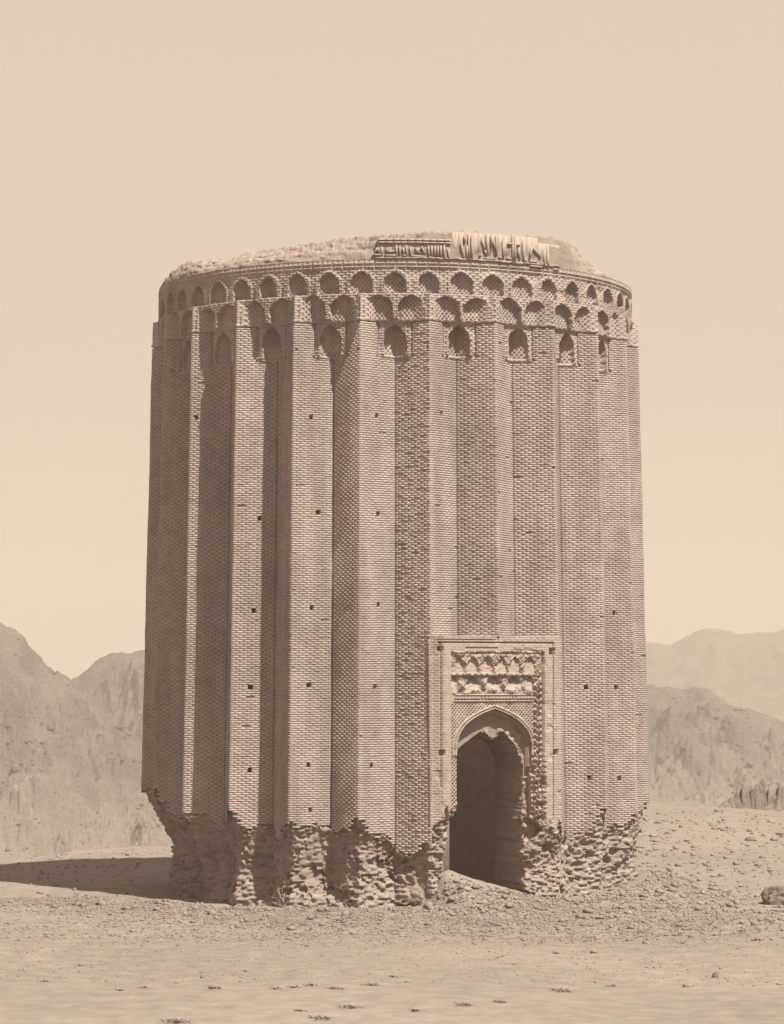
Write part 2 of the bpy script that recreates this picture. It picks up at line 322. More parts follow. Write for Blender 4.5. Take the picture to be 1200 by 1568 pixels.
# ---- arcade of three niche rows
ZA = np.arange(15.90, 18.80, .019)
def pointed(u, v, w, vs, va, p=.55):             # inside a pointed arch of half width w, spring vs, apex va
    t = np.clip((v - vs) / (va - vs), 0, 1)
    return (v >= 0) & (v <= va) & (np.abs(u) < w * (1 - p * t ** 1.5 - (1 - p) * t ** 3.5))
def arcade(phi, z, fine=True):
    s = st = star(phi, z); ph0 = R_(PHI0)
    r = st.copy(); nid = np.zeros(phi.shape, np.int32)
    # valley index and offset
    vi = np.floor((phi - ph0) / (2 * HALF)); ua = (phi - ph0 - (vi + .5) * 2 * HALF) * 7.3     # metres from the valley line
    fi = np.floor((phi - ph0) / HALF); ub = (phi - ph0 - (fi + .5) * HALF) * 7.5             # metres from the middle of a face
    t1 = np.round((phi - ph0) / HALF); uc = (phi - ph0 - t1 * HALF) * 7.5                      # metres from tips and valleys alternately
    jit = .024 * vn(phi * 60, z * 9, 0, 51) if fine else 0
    h3 = lambda q, sd: hash3(q, q * 0, q * 0, sd) - .5
    dam = sstep(.25, .6, fbm(phi * 5.5, z * 1.3, 2.0, 57, 2)) if fine else 0
    # row 3: one hooded niche across each valley
    z3a, z3b = 16.02, 17.02
    r = np.where((z < 17.0) & (np.abs(ua) > .49) | (z < 15.97), r - .055, r)
    f3 = np.full(phi.shape, 7.235) - .02 * dam
    in3 = (z >= z3a) & (z < z3b) & (np.abs(ua) < .47)
    hood3 = pointed(ua + jit, z - z3a + .001, .335 + .04 * h3(vi, 1), .54 + .06 * h3(vi, 2), .92 + .08 * h3(vi, 3))
    r = np.where(in3 & pointed(ua, z - z3a, .45, .54, 1.0) & ~pointed(ua, z - z3a, .40, .53, .95), 7.20, r)
    ring3 = pointed(ua + jit, z - z3a, .45, .54, 1.04)
    m = in3 & ~hood3; r = np.where(m, np.maximum(r, f3), r)
    m = in3 & hood3; r = np.where(m, np.minimum(st - .015, 7.13), r); nid = np.where(m, 3000 + vi, nid)
    led = (z >= z3a - .05) & (z < z3a + .02) & (np.abs(ua) < .47); r = np.where(led, st + .03, r)
    # row 2: a hooded niche on every face, meeting in a pier on the valley line
    z2a, z2b = 17.02, 17.80
    f2 = np.full(phi.shape, 7.50) - .03 * dam
    in2 = (z >= z2a) & (z < z2b)
    side = np.where((fi % 2) == 0, 1.0, -1.0)                   # +1: the valley lies to the right of this face
    off = (ub * side) - .015                                     # shifted towards the valley pier
    h2 = pointed(off + jit * 1.2, z - z2a - .03, .415 + .05 * h3(fi, 4), .36 + .08 * h3(fi, 5), .69 + .07 * h3(fi, 6) + .08 * dam, .5)
    tipd = HALF * 7.5 / 2 + ub * side                           # distance from the tip
    r = np.where(in2 & ~h2, np.maximum(r, f2), r)
    m = in2 & h2; r = np.where(m, np.maximum(st + .03, 7.30), r); nid = np.where(m & (r < f2 - .03), 2000 + fi, nid)
    led = (z >= z2a - .01) & (z < z2a + .045); r = np.where(led, np.maximum(st + .04, 7.32), r); nid = np.where(led, 0, nid)
    # row 1: a ring of niches over tips and valleys
    z1a, z1b = 17.80, 18.60
    in1 = z >= z1b - .8
    r = np.where(z >= z1a, 7.42 - .03 * dam, r)
    h1 = pointed(uc + jit, z - z1a - .03, .32 + .05 * h3(t1, 7), .28 + .05 * h3(t1, 8), .60 + .07 * h3(t1, 9))
    hr1 = pointed(uc, z - z1a + .02, .43, .33, .74)
    r = np.where((z >= z1a) & hr1 & ~h1, r + .03, r)
    m = (z >= z1a) & h1; r = np.where(m, 7.42 - .06 - .06 * (h3(t1, 10) + .5) - .12 * np.clip(1 - np.abs(uc) / .36, 0, 1), r); nid = np.where(m, 1000 + t1, nid)
    # string course
    q = (z - 18.55)
    r = np.where((q > 0) & (q < .04), 7.445, r); r = np.where((q >= .04) & (q < .10), 7.415, r)
    r = np.where((q >= .10) & (q < .15), 7.45, r); r = np.where((q >= .15), 7.435, r)
    if fine:
        arc = phi * 7.45; row = np.floor(z / .076 + .01); fz = z / .076 + .01 - row
        bed = fz < .24; ha = (arc / .23 + .5 * (row % 2)) % 1 < .14
        dot = ((arc / .125 + .5 * (row % 2)) % 1 < .34) & ~bed & (nid > 0)
        g = np.where(nid > 0, np.where(dot, -.045, 0), np.where(bed, -.020, np.where(ha, -.040, 0)))
        g = np.where(z > 18.55, np.where(((arc / .31 + .5 * (np.floor(q / .05) % 2)) % 1) < .12, -.03, 0), g)
        r = r + g + .008 * fbm(arc * 6, z * 6, 1, 61, 3) - .035 * sstep(.30, .55, fbm(arc * 1.3, z * 2.0, 4.5, 63, 3))
    return r, nid
def arcade_mesh(d0, d1, n, fine):
    ph, zz = np.meshgrid(np.radians(np.linspace(d0, d1, n)), ZA if fine else ZA[::4].tolist() + [ZA[-1]])
    r, nid = arcade(ph, zz, fine)
    V = np.concatenate([pol(r, ph), zz[..., None]], -1).reshape(-1, 3)
    q = gridF(*ph.shape); f = np.maximum(np.maximum(nid[:-1, :-1], nid[1:, :-1]), np.maximum(nid[:-1, 1:], nid[1:, 1:]))
    return V, q, f
V, q, fid = arcade_mesh(-112.6, 112.4, 1800, True)
arc_o = mesh_obj('arcade', V, q[fid == 0], M_brick, tower)
for i in np.unique(fid):
    if i: mesh_obj('niche', V, q[fid == i], M_brick, arc_o)
V, q, fid = arcade_mesh(112.4, 247.4, 220, False)
mesh_obj('rear_wall', V, q.reshape(-1, 4), M_brick, tower)

# ---- ruined wall top with what is left of the inscription band
phd = np.concatenate([np.linspace(-115, 115, 1250), np.linspace(116, 244, 130)]); phd = np.append(phd, phd[0] + 360)
PT_px = [(-115, .5), (-85, .32), (-72, .42), (-62, .52), (-53, .45), (-47, .32), (-43, .46), (-36, .53), (-30, .54), (-20, .62), (-8, .68), (-4.5, .70), (-3, .72), (6, .76), (13, .78), (14, .83), (30, .86), (38, .86), (46, .84), (50, .76), (56, .53), (62, .28), (70, .11), (80, .06), (115, .2), (180, .4), (245, .5)]
hx, hh = zip(*PT_px)
H = np.interp(phd, hx, hh)
WD = np.interp(phd, [-115, -60, -45, -20, -7, -2, 1, 44, 47, 60, 75, 115, 245], [.30, .30, .6, .55, .35, .15, .05, .05, .35, .8, .4, .4, .5])
rad = np.concatenate([np.arange(0, .9, .022), np.arange(.9, 1.75, .06), [1.75]])
PHg, RG = np.meshgrid(np.radians(phd), rad)
Hg, Wg = np.broadcast_to(H, PHg.shape), np.broadcast_to(WD, PHg.shape)
nx, ny, nzp = np.sin(PHg) * 7.4, -np.cos(PHg) * 7.4, RG
prof = np.clip((RG + .0) / Wg, 0, 1) ** .75
zt = 18.795 + Hg * prof
zt = zt + (.13 * fbm(nx * 1.6, ny * 1.6, nzp * 1.6, 71, 6, .72) + .10 * ridged(nx * 4.5, ny * 4.5, nzp * 4.5, 77, 4) - .05) * np.clip(prof * 1.4, 0, 1) * np.where(Hg < .12, .4, 1)
zt = np.maximum(18.79, zt); zt[0] = 18.78
rt = 7.44 - RG + .09 * fbm(nx * 3, ny * 3, zt * 11, 79, 5, .65) * (RG > 0)
V = np.concatenate([pol(rt, PHg), zt[..., None]], -1).reshape(-1, 3)
top_o = mesh_obj('ruined_top', V, gridF(*PHg.shape).reshape(-1, 4), M_rubble, tower)

# inscription band: relief letters on the surviving strip of wall
def cyl_px(x, y, r=7.47):                        # photo pixel -> (phi, z) on the band cylinder
    d = ray(x, y); a = d[0] ** 2 + d[1] ** 2; b = 2 * (LC[0] * d[0] + LC[1] * d[1]); c = LC[0] ** 2 + LC[1] ** 2 - r * r
    t = (-b - math.sqrt(b * b - 4 * a * c)) / (2 * a); p = LC + t * d; return math.atan2(p[0], -p[1]), p[2]
band = Boxes()
def curved(B, p0, p1, z0, z1, r0, r1, n=6):
    for i in range(n):
        a, b = p0 + (p1 - p0) * i / n, p0 + (p1 - p0) * (i + 1) / n
        P = lambda p, z, r: (r * math.sin(p), -r * math.cos(p), z)
        B.add([P(a, z0, r1), P(b, z0, r1), P(b, z1, r1), P(a, z1, r1), P(a, z0, r0), P(b, z0, r0), P(b, z1, r0), P(a, z1, r0)])
curved(band, cyl_px(577, 380)[0], cyl_px(691, 380)[0], 18.80, 19.38, 6.9, 7.425, 10)
curved(band, cyl_px(691.5, 380)[0], cyl_px(824, 380)[0], 18.80, 19.60, 6.9, 7.425, 14)
curved(band, cyl_px(824.2, 380)[0], cyl_px(858, 380)[0], 18.80, 19.46, 6.9, 7.42, 5)
band_o = band.build('inscription_band', M_plaster, tower)
def stroke(B, x0, y0, x1, y1, w=2.3, lift=.07):
    dx, dy = x1 - x0, y1 - y0; l = math.hypot(dx, dy); ox, oy = -dy / l * w / 2, dx / l * w / 2
    pts = [cyl_px(x0 + ox, y0 + oy), cyl_px(x1 + ox, y1 + oy), cyl_px(x1 - ox, y1 - oy), cyl_px(x0 - ox, y0 - oy)]
    P = lambda p, r: (r * math.sin(p[0]), -r * math.cos(p[0]), p[1])
    B.add([P(p, 7.42 + lift) for p in pts] + [P(p, 7.38) for p in pts])
small = [[(570, 390, 584, 390), (584.5, 391, 584.5, 378), (573, 388, 578, 379), (578, 379, 582, 388)], [(588, 391, 607, 391), (607, 392, 607, 375), (592, 386, 604, 384), (592, 386, 592, 380)],
         [(612, 392, 612, 376), (616, 391, 622, 391), (622.5, 392, 622.5, 377), (617, 379, 619, 390)], [(627, 391.5, 650, 393), (628.5, 392, 628.5, 377), (636, 388, 643, 380), (643, 388, 636, 380), (645, 377, 651, 389)],
         [(655, 393, 664, 396), (656, 393, 656, 376), (661, 393, 661, 376), (666, 394, 666, 376)], [(669, 395, 677, 397), (670.5, 394, 670.5, 376), (675, 395, 675, 376), (680, 397, 680, 375), (687, 398, 687, 381)]]
tall = [[(696, 395, 712, 398), (710, 397, 706.5, 372), (711.5, 372, 711.5, 360), (715, 398, 715, 376)], [(718, 399, 718, 361), (722.5, 399, 722.5, 361), (730, 398, 743, 399), (733, 391, 737, 391)],
        [(738, 367, 742, 383), (742, 383, 746, 391), (740, 395, 759, 396.5), (746, 391, 746, 359)], [(752.5, 377, 752.5, 359), (755, 367, 758, 381), (760, 392, 760, 360), (753, 399, 781, 402), (764, 393, 768, 396)],
        [(770.5, 397, 770.5, 367), (775, 395, 783, 397), (785, 404, 785, 359), (788.5, 404, 788.5, 360), (777, 373.5, 784, 373.5), (789, 374.5, 797, 375)], [(789, 403, 803, 403.5), (801.5, 404, 801.5, 368), (794, 379, 796, 398)],
        [(811, 400, 822, 401), (811, 396, 815, 376), (815, 378, 828, 394), (811, 407, 830, 409), (806, 402, 803, 395)], [(833, 409, 834, 382), (839, 410, 839, 388), (828, 403, 832, 404), (847, 406, 856, 407), (847, 412, 856, 413)]]
for g in small + tall:
    B = Boxes()
    for s in g: stroke(B, *s)
    B.build('letter_relief', M_plaster, band_o)
B = Boxes(); curved(B, cyl_px(578, 372)[0], cyl_px(690, 372)[0], 19.24, 19.285, 7.3, 7.475, 10); B.build('moulding', M_plaster, band_o); B = Boxes(); curved(B, cyl_px(578, 372)[0], cyl_px(690, 372)[0], 19.32, 19.36, 7.3, 7.465, 10)
B.build('moulding', M_plaster, band_o); B = Boxes(); curved(B, cyl_px(575, 398)[0], cyl_px(858, 405)[0], 18.80, 18.835, 7.3, 7.485, 24)
band_o2 = B.build('moulding', M_plaster, band_o)

# ---- portal
du = .018
us = np.arange(UL, UR + du / 2, du); zs = np.arange(-.45, PTOP + du / 2, du)
U, Z = np.meshgrid(us, zs)
def line(x, w, y0, y1, depth):                   # vertical groove
    u = PU(x); return np.where((np.abs(U - u) < w / 2) & (Z < PZ(y0)) & (Z > PZ(y1)), -depth, 0)
def hline(y, w, x0, x1, depth):
    z = PZ(y); return np.where((np.abs(Z - z) < w / 2) & (U > PU(x0)) & (U < PU(x1)), -depth, 0)
UC = PU(757.5); ZSP, ZAP = PZ(1141), PZ(1086); WA = 1.19
def outline_half(z):                             # half width of the outer arch
    t = np.clip((z - ZSP) / (ZAP - ZSP), 0, 1); return np.where(z < ZAP, WA * (1 - .5 * t ** 1.6 - .5 * t ** 4), 0)
rag = .06 * vn(zs * 5, 1, 2, 81) + .04 * vn(zs * 17, 1, 2, 82)
ly = [PZ(y) for y in (1400, 1330, 1300, 1265, 1252, 1240, 1236)]; lx = [PU(x) for x in (678, 680, 684, 690.5, 694, 700, 701)]
Lft = UC - outline_half(Z); low = Z < PZ(1238)
Lft = np.where(low, np.interp(Z, ly, lx) + rag[:, None] * .5, Lft)
ry = [PZ(y) for y in (1400, 1375, 1360, 1345, 1330, 1305, 1290, 1280, 1272, 1264, 1255)]
rx = [PU(x) for x in (815, 812, 803, 806, 806, 803, 812, 826, 830, 826, 815)]
Rgt = UC + outline_half(Z)
Rgt = np.where(Z < PZ(1257), np.interp(Z, ry, rx) + rag[:, None] * .9, Rgt)
openA = (U > Lft) & (U < Rgt)
D = np.zeros(U.shape)
# brickwork of the frame
row = np.floor(Z / .074); fz = Z / .074 - row
brk = np.where(fz < .25, -.012, np.where(((U / .19 + .5 * (row % 2)) % 1) < .10, -.018, 0))
D += brk
inner = (U > PU(690)) & (U < PU(832)) & (Z < PZ(998))
band_m = (U > PU(677)) & (U < PU(846)) & (Z < PZ(985)) & ~inner
D = np.where(U > PU(854), -.075 + brk, D)
D = np.where(band_m, .02 + brk * .6, D)
D += line(676, .045, 984, 1205, .06) + line(847, .05, 984, 1258, .07) + hline(984.5, .05, 673, 847, .07) + hline(992.5, .045, 712, 762, .05) + hline(980, .04, 672, 760, .03)
field = inner & (Z > PZ(1063)) & (U < np.where(Z > PZ(1046), PU(829), PU(818)))
k = math.pi / .19
w1, w2 = np.abs(np.sin((U + Z) * k)), np.abs(np.sin((U - Z) * k)); weave = np.where((w1 < .36) | (w2 < .36), 1, -1) * np.where((w1 > .85) & (w2 > .85), -1, 1)
D = np.where(inner, -.05, D)
D = np.where(field, -.06 + .018 * weave + .06 * fbm(U * 5, Z * 7, 1, 91, 4), D)
# broken muqarnas: two rows of little hooded cells, rosettes below
D = np.where(field & (Z > PZ(1034)), D + .06 + .05 * fbm(U * 4, Z * 5, 2, 92, 4), D)
def hood(x, yb, yt, w, dp):
    global D
    u = (U - PU(x)) / (w * .0207); v = (Z - PZ(yb)) / (PZ(yt) - PZ(yb))
    u = u + .18 * vn(U * 18, Z * 18, x, 90); ins = inner & (v > 0) & (v < 1) & (np.abs(u) < np.where(v < .4, 1, 1 - ((v - .4) / .6) ** 1.6))
    D = np.where(ins, np.minimum(D, -.05 - dp * v ** 1.3 * (1 - .5 * u ** 2) + .02 * fbm(U * 14, Z * 14, x, 89, 3)), D)
for x, dp in ((703, .05), (724, .07), (746, .08), (768, .08), (789, .08), (811, .06)): hood(x, 1030, 1005, 9, dp)
for x, dp, w in ((697, .10, 6), (725, .20, 12), (757, .22, 13), (788, .22, 13), (813, .12, 8)): hood(x, 1060, 1034, w, dp)
for x, y, w, h in ((709, 1050, 8, 9), (728, 1057, 7, 5), (757, 1057, 7, 5), (785, 1057, 8, 5), (811, 1058, 6, 5), (741, 1049, 3, 10), (773, 1049, 3, 10)):
    e = np.sqrt(((U - PU(x)) / (w * .0205)) ** 2 + ((Z - PZ(y)) / (h * .0189)) ** 2)
    D = np.where(inner, D + .07 * np.clip(1 - e ** 2, 0, 1) - .02 * ((e > .5) & (e < .68)), D)
D += hline(1000.5, .035, 691, 832, .03)
# fillets over the spandrels
fil = inner & (Z < PZ(1063.5)) & (Z > PZ(1074)) & (U > PU(697)) & (U < PU(818))
D = np.where(fil, .0, D); D += hline(1066, .035, 697, 816, .06) + hline(1071.5, .035, 697, 816, .06)
D = np.where(fil & (np.abs(Z - PZ(1068.8)) < .04) & ((U / .11) % 1 < .2), -.05, D)
span = inner & (Z <= PZ(1074)) & (U < PU(818))
rw = np.floor(Z / .06); dots = (((U / .105 + .5 * (rw % 2)) % 1) < .42) & ((Z / .06 - rw) > .28)
D = np.where(span, np.where(dots, -.085, -.035), D)
ah = outline_half(Z - .0); tt = np.abs(U - UC)
def inside(k): return tt < outline_half(ZSP + (Z - ZSP) / k) * k
for kk, dd in ((1.12, .0), (1.07, -.06), (1.045, .01)): D = np.where(span & inside(kk) & (Z > ZSP - .3), dd, D)
# right-hand jamb: mouldings and a gnawed rope column
D += line(818.5, .05, 1045, 1262, .14) + line(832, .06, 998, 1262, .16) + line(826.5, .06, 1058, 1215, .20)
col = (U > PU(819.5)) & (U < PU(830)) & (Z < PZ(1046)) & (Z > PZ(1262)); uu = (U - PU(823)) / .10
rope = .05 * np.sin((Z * 9 + U * 12) * 2 * math.pi / 1.6) + .05 * np.sqrt(np.clip(1 - uu ** 2, 0, 1))
D = np.where(col, D - .02 + rope + .09 * fbm(U * 6, Z * 9, 3, 93, 3), D)
gn = (U > PU(803)) & (U < PU(836)) & (Z < PZ(1140)) & (Z > PZ(1265))
D = np.where(gn, D - (.16 * sstep(-.1, .5, fbm(U * 4, Z * 5, 6, 94, 4)) + .05 * (np.sin(Z * 42) > .3)) * sstep(1145, 1190, np.interp(Z, zs, np.interp(zs, [PZ(1400), PZ(900)], [1400, 900]))), D)
for x, y, s in ((675, 994, 3.5), (845, 997, 4.5), (677.5, 1152, 4), (852, 1153, 4.5), (662, 978, 2.5)):
    D = np.where((np.abs(U - PU(x)) < s * .0208) & (np.abs(Z - PZ(y)) < s * .0189), -.22, D)
# gnawed lower end
zel = np.interp(U, [UL, PU(690), PU(700), PU(815), PU(830), UR], [PZ(1262), PZ(1245), PZ(1232), PZ(1255), PZ(1262), PZ(1262)]) + .2 * vn(U * 6, 2, 1, 95) + .1 * vn(U * 19, 2, 1, 96)
dn = zel - Z
rw = np.floor(Z / .068 + .4 * vn(U, Z, 0, 88)); bk = hash3(np.floor(U / .13 + .5 * (rw % 2)), rw, rw * 0, 4) - .5
er = -.14 * sstep(0, .8, dn) - .05 + .20 * fbm(U * 1.3, Z * 1.5, 4, 97, 6, .64) + .06 * ridged(U * 3.2, Z * 4, 1, 98, 4) + .11 * bk - .12 * sstep(.24, .36, fbm(U * 2, Z * 2.4, 3, 87, 5, .6)) + .25 * sstep(1.1, 0, Z)
D = np.where(dn > 0, er * sstep(0, .1, dn), D)
D += .006 * fbm(U * 9, Z * 9, 2, 99, 3) - .03 * sstep(.35, .6, fbm(U * 2.3, Z * 2.3, 7, 100, 3))
tipd = RT * taper(Z) * math.cos(R_(15)) - PD - .01
D = np.where(Z > .9, D + np.minimum(tipd, 0) * sstep(UL + .42, UL, U), D)
def plane_pts(U, Z, D):
    xy = (PD + D)[..., None] * PN + U[..., None] * PT; return np.concatenate([xy, Z[..., None]], -1)
def masked_plane(U, Z, D, solid, back, name, mat, parent, outer_back=None):
    """height field on the portal plane; every free edge is extruded inwards to `back` (or outer_back on the outer rim)"""
    nr, ncol = U.shape; V = plane_pts(U, Z, D).reshape(-1, 3); q = gridF(nr, ncol)
    cs = solid[:-1, :-1] & solid[1:, :-1] & solid[:-1, 1:] & solid[1:, 1:]
    Fq = [q[cs]]; VB = [V]; n = len(V); extra = []
    pad = np.pad(cs, 1)
    I, J = np.nonzero(cs)
    for di, dj, a, b in ((-1, 0, 1, 0), (1, 0, 3, 2), (0, -1, 0, 3), (0, 1, 2, 1)):
        free = ~pad[I + 1 + di, J + 1 + dj]; i, j = I[free], J[free]; qq = q[i, j]; va, vb = qq[:, a], qq[:, b]
        rim = ((i == 0) & (di < 0)) | ((i == nr - 2) & (di > 0)) | ((j == 0) & (dj < 0)) | ((j == ncol - 2) & (dj > 0))
        bk = np.where(rim, outer_back if outer_back is not None else back, back)
        m = len(va); Uf, Zf = U.ravel(), Z.ravel()
        A = plane_pts(Uf[va], Zf[va], bk); Bv = plane_pts(Uf[vb], Zf[vb], bk)
        VB += [A, Bv]; ids = np.arange(m)
        Fq.append(np.stack([va, vb, n + m + ids, n + ids], -1)); n += 2 * m
    return mesh_obj(name, np.concatenate(VB), np.concatenate(Fq), mat, parent)
portal = masked_plane(U, Z, D, ~openA, -.34, 'portal', M_plaster, tower, -1.0)
portal.data.materials.append(M_rubble)
ctr = np.empty(len(portal.data.polygons) * 3, np.float32); portal.data.polygons.foreach_get('center', ctr); ctr = ctr.reshape(-1, 3)
portal.data.materials.append(M_brick); uc_ = ctr[:, :2] @ PT
portal.data.polygons.foreach_set('material_index', np.where(ctr[:, 2] < np.interp(uc_, us, zel[0]), 1, np.where((uc_ > PU(854)) | (uc_ < PU(664)), 2, 0)).astype(np.int32))
# recessed tympanum and broken inner arch
dT = -.30
us2 = np.arange(UC - 1.75, UC + 1.55, du); U2, Z2 = np.meshgrid(us2, zs)
PUt = lambda x: PU(x, dT); PZt = lambda y: PZ(y, 757, dT)
txp = [690, 700, 712, 735, 740, 746, 754, 760, 766, 772, 778, 786, 791, 796, 800, 803, 812]
typ = [1158, 1148, 1138, 1121, 1122, 1126, 1132, 1128, 1121, 1124, 1131, 1138, 1150, 1158, 1176, 1400, 1400]
edge = np.interp(U2, [PUt(x) for x in txp], [PZt(y) for y in typ])
edge = edge + np.where(U2 > PUt(738), .05 * vn(U2 * 14, Z2 * 10, 1, 111) + .03 * vn(U2 * 40, Z2 * 30, 1, 112), 0)
redge = np.interp(Z2, [PZt(y) for y in (1400, 1345, 1290, 1270, 1255, 1230, 1200, 1175, 1150)], [PUt(x) for x in (804, 800, 802, 806, 798, 799, 801, 800, 797)]) + .05 * vn(Z2 * 11, U2 * 3, 0, 113) + .025 * vn(Z2 * 31, U2 * 3, 0, 114)
hole = (Z2 < edge) & (U2 < redge)
ring = (np.abs(U2 - UC) > outline_half(Z2 + .07) - .075) & (Z2 > ZSP - .9)
D2 = np.where(ring & (Z2 > PZ(1175)), -.13, dT + .012 * fbm(U2 * 7, Z2 * 7, 2, 115, 4) + .10 * sstep(.15, .45, fbm(U2 * 2.0 + 3, Z2 * 2.2, 3, 116, 3)) * (U2 > PUt(740)) * (Z2 > PZt(1150)))
D2 = np.where((U2 > PUt(760)) & (Z2 < edge + .22) & (Z2 > PZt(1185)), D2 + .12 * (fbm(U2 * 6, Z2 * 6, 1, 117, 4) + .3), D2)
D2 = np.where(Z2 < PZ(1190), np.minimum(D2 + .16 * fbm(U2 * 4, Z2 * 6, 1, 118, 4), -.1), D2)
Lft2 = UC - outline_half(Z2) - .04; Lft2 = np.where(Z2 < PZ(1238), np.interp(Z2, ly, lx) - .05, Lft2)
Rgt2 = UC + outline_half(Z2) + .04; Rgt2 = np.where(Z2 < PZ(1257), np.interp(Z2, ry, rx) + .2, Rgt2)
solid2 = (U2 > Lft2) & (U2 < Rgt2) & ~hole & (Z2 < ZAP + .05)
hollow_o = masked_plane(U2, Z2, D2, solid2, -2.25, 'broken_inner_arch', M_rubble, portal, -.9)
# the passage's left reveal and ceiling reach the round room
B = Boxes()
def bx(u0, u1, z0, z1, d0, d1, e=0.0):
    P = lambda u, z, d: (*((PD + d) * PN + u * PT), z)
    B.add([P(u0, z0, d0), P(u1, z0, d0), P(u1, z1, d0), P(u0, z1, d0), P(u0, z0, d1), P(u1, z0, d1), P(u1, z1, d1), P(u0, z1, d1)])
bx(UL + .05, UC - WA - .05, -.4, 5.6, -.45, -2.3); bx(UC + WA + .25, UR - .05, -.4, 5.6, -.62, -2.3); bx(UL + .05, UR - .05, ZAP + .06, PTOP - .05, -.45, -2.3)
B.build('passage_wall', M_rubble, portal)

# ---- inner wall of the round room
pi_, zi = np.meshgrid(np.radians(np.linspace(-180, 180, 181)), np.linspace(-.5, 18.9, 60))
V = np.concatenate([pol(np.full(pi_.shape, 5.72), pi_), zi[..., None]], -1).reshape(-1, 3)
pc, zc = np.degrees(pi_[:-1, :-1]) + 1, zi[:-1, :-1]
keep = ~((np.abs(pc - 21.5) < 13) & (zc < PZ(1110)))
mesh_obj('inner_wall', V, gridF(60, 181, True)[keep], M_mortar, tower)

# ------------------------------------------------------------------ ground
def axis(fine0, fine1, step, lo, hi, g=1.10):
    a = list(np.arange(fine0, fine1, step)); s = step; v = a[-1]
    while v < hi: s *= g; v += s; a.append(v)
    s = step; v = fine0; b = []
    while v > lo: s *= g; v -= s; b.append(v)
    return np.array(b[::-1] + a)
def ground_z(x, y):
    x = np.asarray(x, float); y = np.asarray(y, float)
    xl, yl = x - TX, y
    r = np.hypot(xl, yl); ph = np.degrees(np.arctan2(xl, -yl))
    z = .10 * fbm(x * .13, y * .13, 0, 121, 3) + .035 * fbm(x * .9, y * .9, 0, 122, 4) + .012 * fbm(x * 4, y * 4, 0, 123, 3)
    z = z + .25 * np.exp(-((r - 8.2) / 1.4) ** 2) * np.interp(ph, [-180, -60, -20, 0, 40, 60, 90, 130, 180], [.3, .1, .2, .3, .6, 1.6, 2.6, 1.2, .3])
    # debris spilling from the doorway
    u = xl * PT[0] + yl * PT[1]; n = xl * PN[0] + yl * PN[1] - PD
    h0 = np.clip(.28 + .78 * np.clip((UC + 1.15 - u) / 2.6, 0, 1.1) ** 1.1, 0, 1.25)
    lat = sstep(-2.45, -1.45, u) * sstep(1.9, .8, u)
    lon = np.where(n > -.3, np.clip(1 - (n + .3) / 3.2, 0, 1) ** 1.4, sstep(-2.8, -.3, n))
    z = z + h0 * lat * lon * (1 + .13 * fbm(x * 1.8, y * 1.8, 3, 128, 4))
    z = np.where((r < 5.6), .15, z)
    # foreground: worn track curving round, low bank in the right corner
    z = z - .15 * np.exp(-((y + 14.5 - .02 * x * x * 0 + .05 * x) / 2.6) ** 2)
    z = z + .5 * sstep(6, 13, x) * np.exp(-((y + 13.0) / 3.5) ** 2)
    # fall of the terrain behind
    yd = 24 + 5 * vn(x * .22, 0, 0, 125) + 2 * vn(x * .9, 0, 0, 126) + 37 * sstep(-6, 9, x)
    t = np.maximum(y - yd, 0); z = z - 62 * (1 - np.exp(-t / 160.0)) - np.minimum(t, 25) * .04
    z = z + sstep(10, 45, y) * (x > 5) * (.25 * fbm(x * .25, y * .12, 0, 127, 3))
    return z
gx = axis(-17, 19, .14, -3000, 3000, 1.13); gy = axis(-31, 28, .16, -400, 2600, 1.11)
GX, GY = np.meshgrid(gx, gy); GZ = ground_z(GX, GY)
tag(mesh_obj('ground', np.stack([GX, GY, GZ], -1).reshape(-1, 3), gridF(*GX.shape).reshape(-1, 4), M_ground, None, True), kind='structure')

# ------------------------------------------------------------------ hills
HP = []
def hill(name, ridge, D, depth, zb, seed, fine, rough, mat):
    xs = [(p[0] - 600) / F * D for p in ridge]; zr_ = [CAM[2] + (HY - p[1]) / F * D for p in ridge]
    ax = []; x = xs[0]
    while x < xs[-1]:
        ax.append(x); px = x / D * F + 600; x += fine if (-60 < px < 260 or 950 < px < 1260) else fine * 8
    ax = np.array(ax); t = np.concatenate([np.linspace(0, 1, 190), np.linspace(1.02, 2.2, 30)])
    A, T = np.meshgrid(ax, t)
    top = np.interp(A, xs, zr_); f = np.where(T < 1, T ** 1.15, np.clip(1 - (T - 1) * .75, 0, 1))
    yy = CAM[1] + D - depth + depth * T
    zz = zb + (top - zb) * f
    k = 1 / (depth * .16)
    nzz = ridged(A * k * 1.4 + yy * k * .3, yy * k * .35, 0, seed, 6) * .8 + fbm(A * k * 3.3, yy * k * 3.3, 0, seed + 9, 6, .68) * 1.1
    zz = zz + rough * nzz * np.sin(np.clip(T, 0, 2) * math.pi * .5 + .15).clip(.12, 1) * np.where(np.abs(T - 1) < .08, .25, 1)
    HP.append(np.stack([A, yy, zz], -1)[:188].reshape(-1, 3))
    return mesh_obj(name, np.stack([A, yy, zz], -1).reshape(-1, 3), gridF(*A.shape).reshape(-1, 4), mat, None, False)
rA = [(-2600, 700), (-900, 860), (-300, 905), (-100, 938), (0, 960), (22, 966), (36, 974), (44, 988), (58, 1003), (72, 1022), (84, 1034), (105, 1043), (140, 1080), (200, 1125), (330, 1200), (500, 1290), (720, 1400), (950, 1520)]
rB = [(-1500, 1150), (-400, 1120), (60, 1066), (100, 1044), (120, 1031), (150, 1008), (165, 1002), (182, 999), (200, 1001), (217, 993), (330, 965), (500, 985), (700, 1030), (850, 1044), (985, 1051), (1010, 1053), (1060, 1057), (1090, 1066), (1120, 1078), (1150, 1092), (1180, 1103), (1200, 1112), (1300, 1150), (1500, 1190), (2200, 1200), (3500, 1150)]
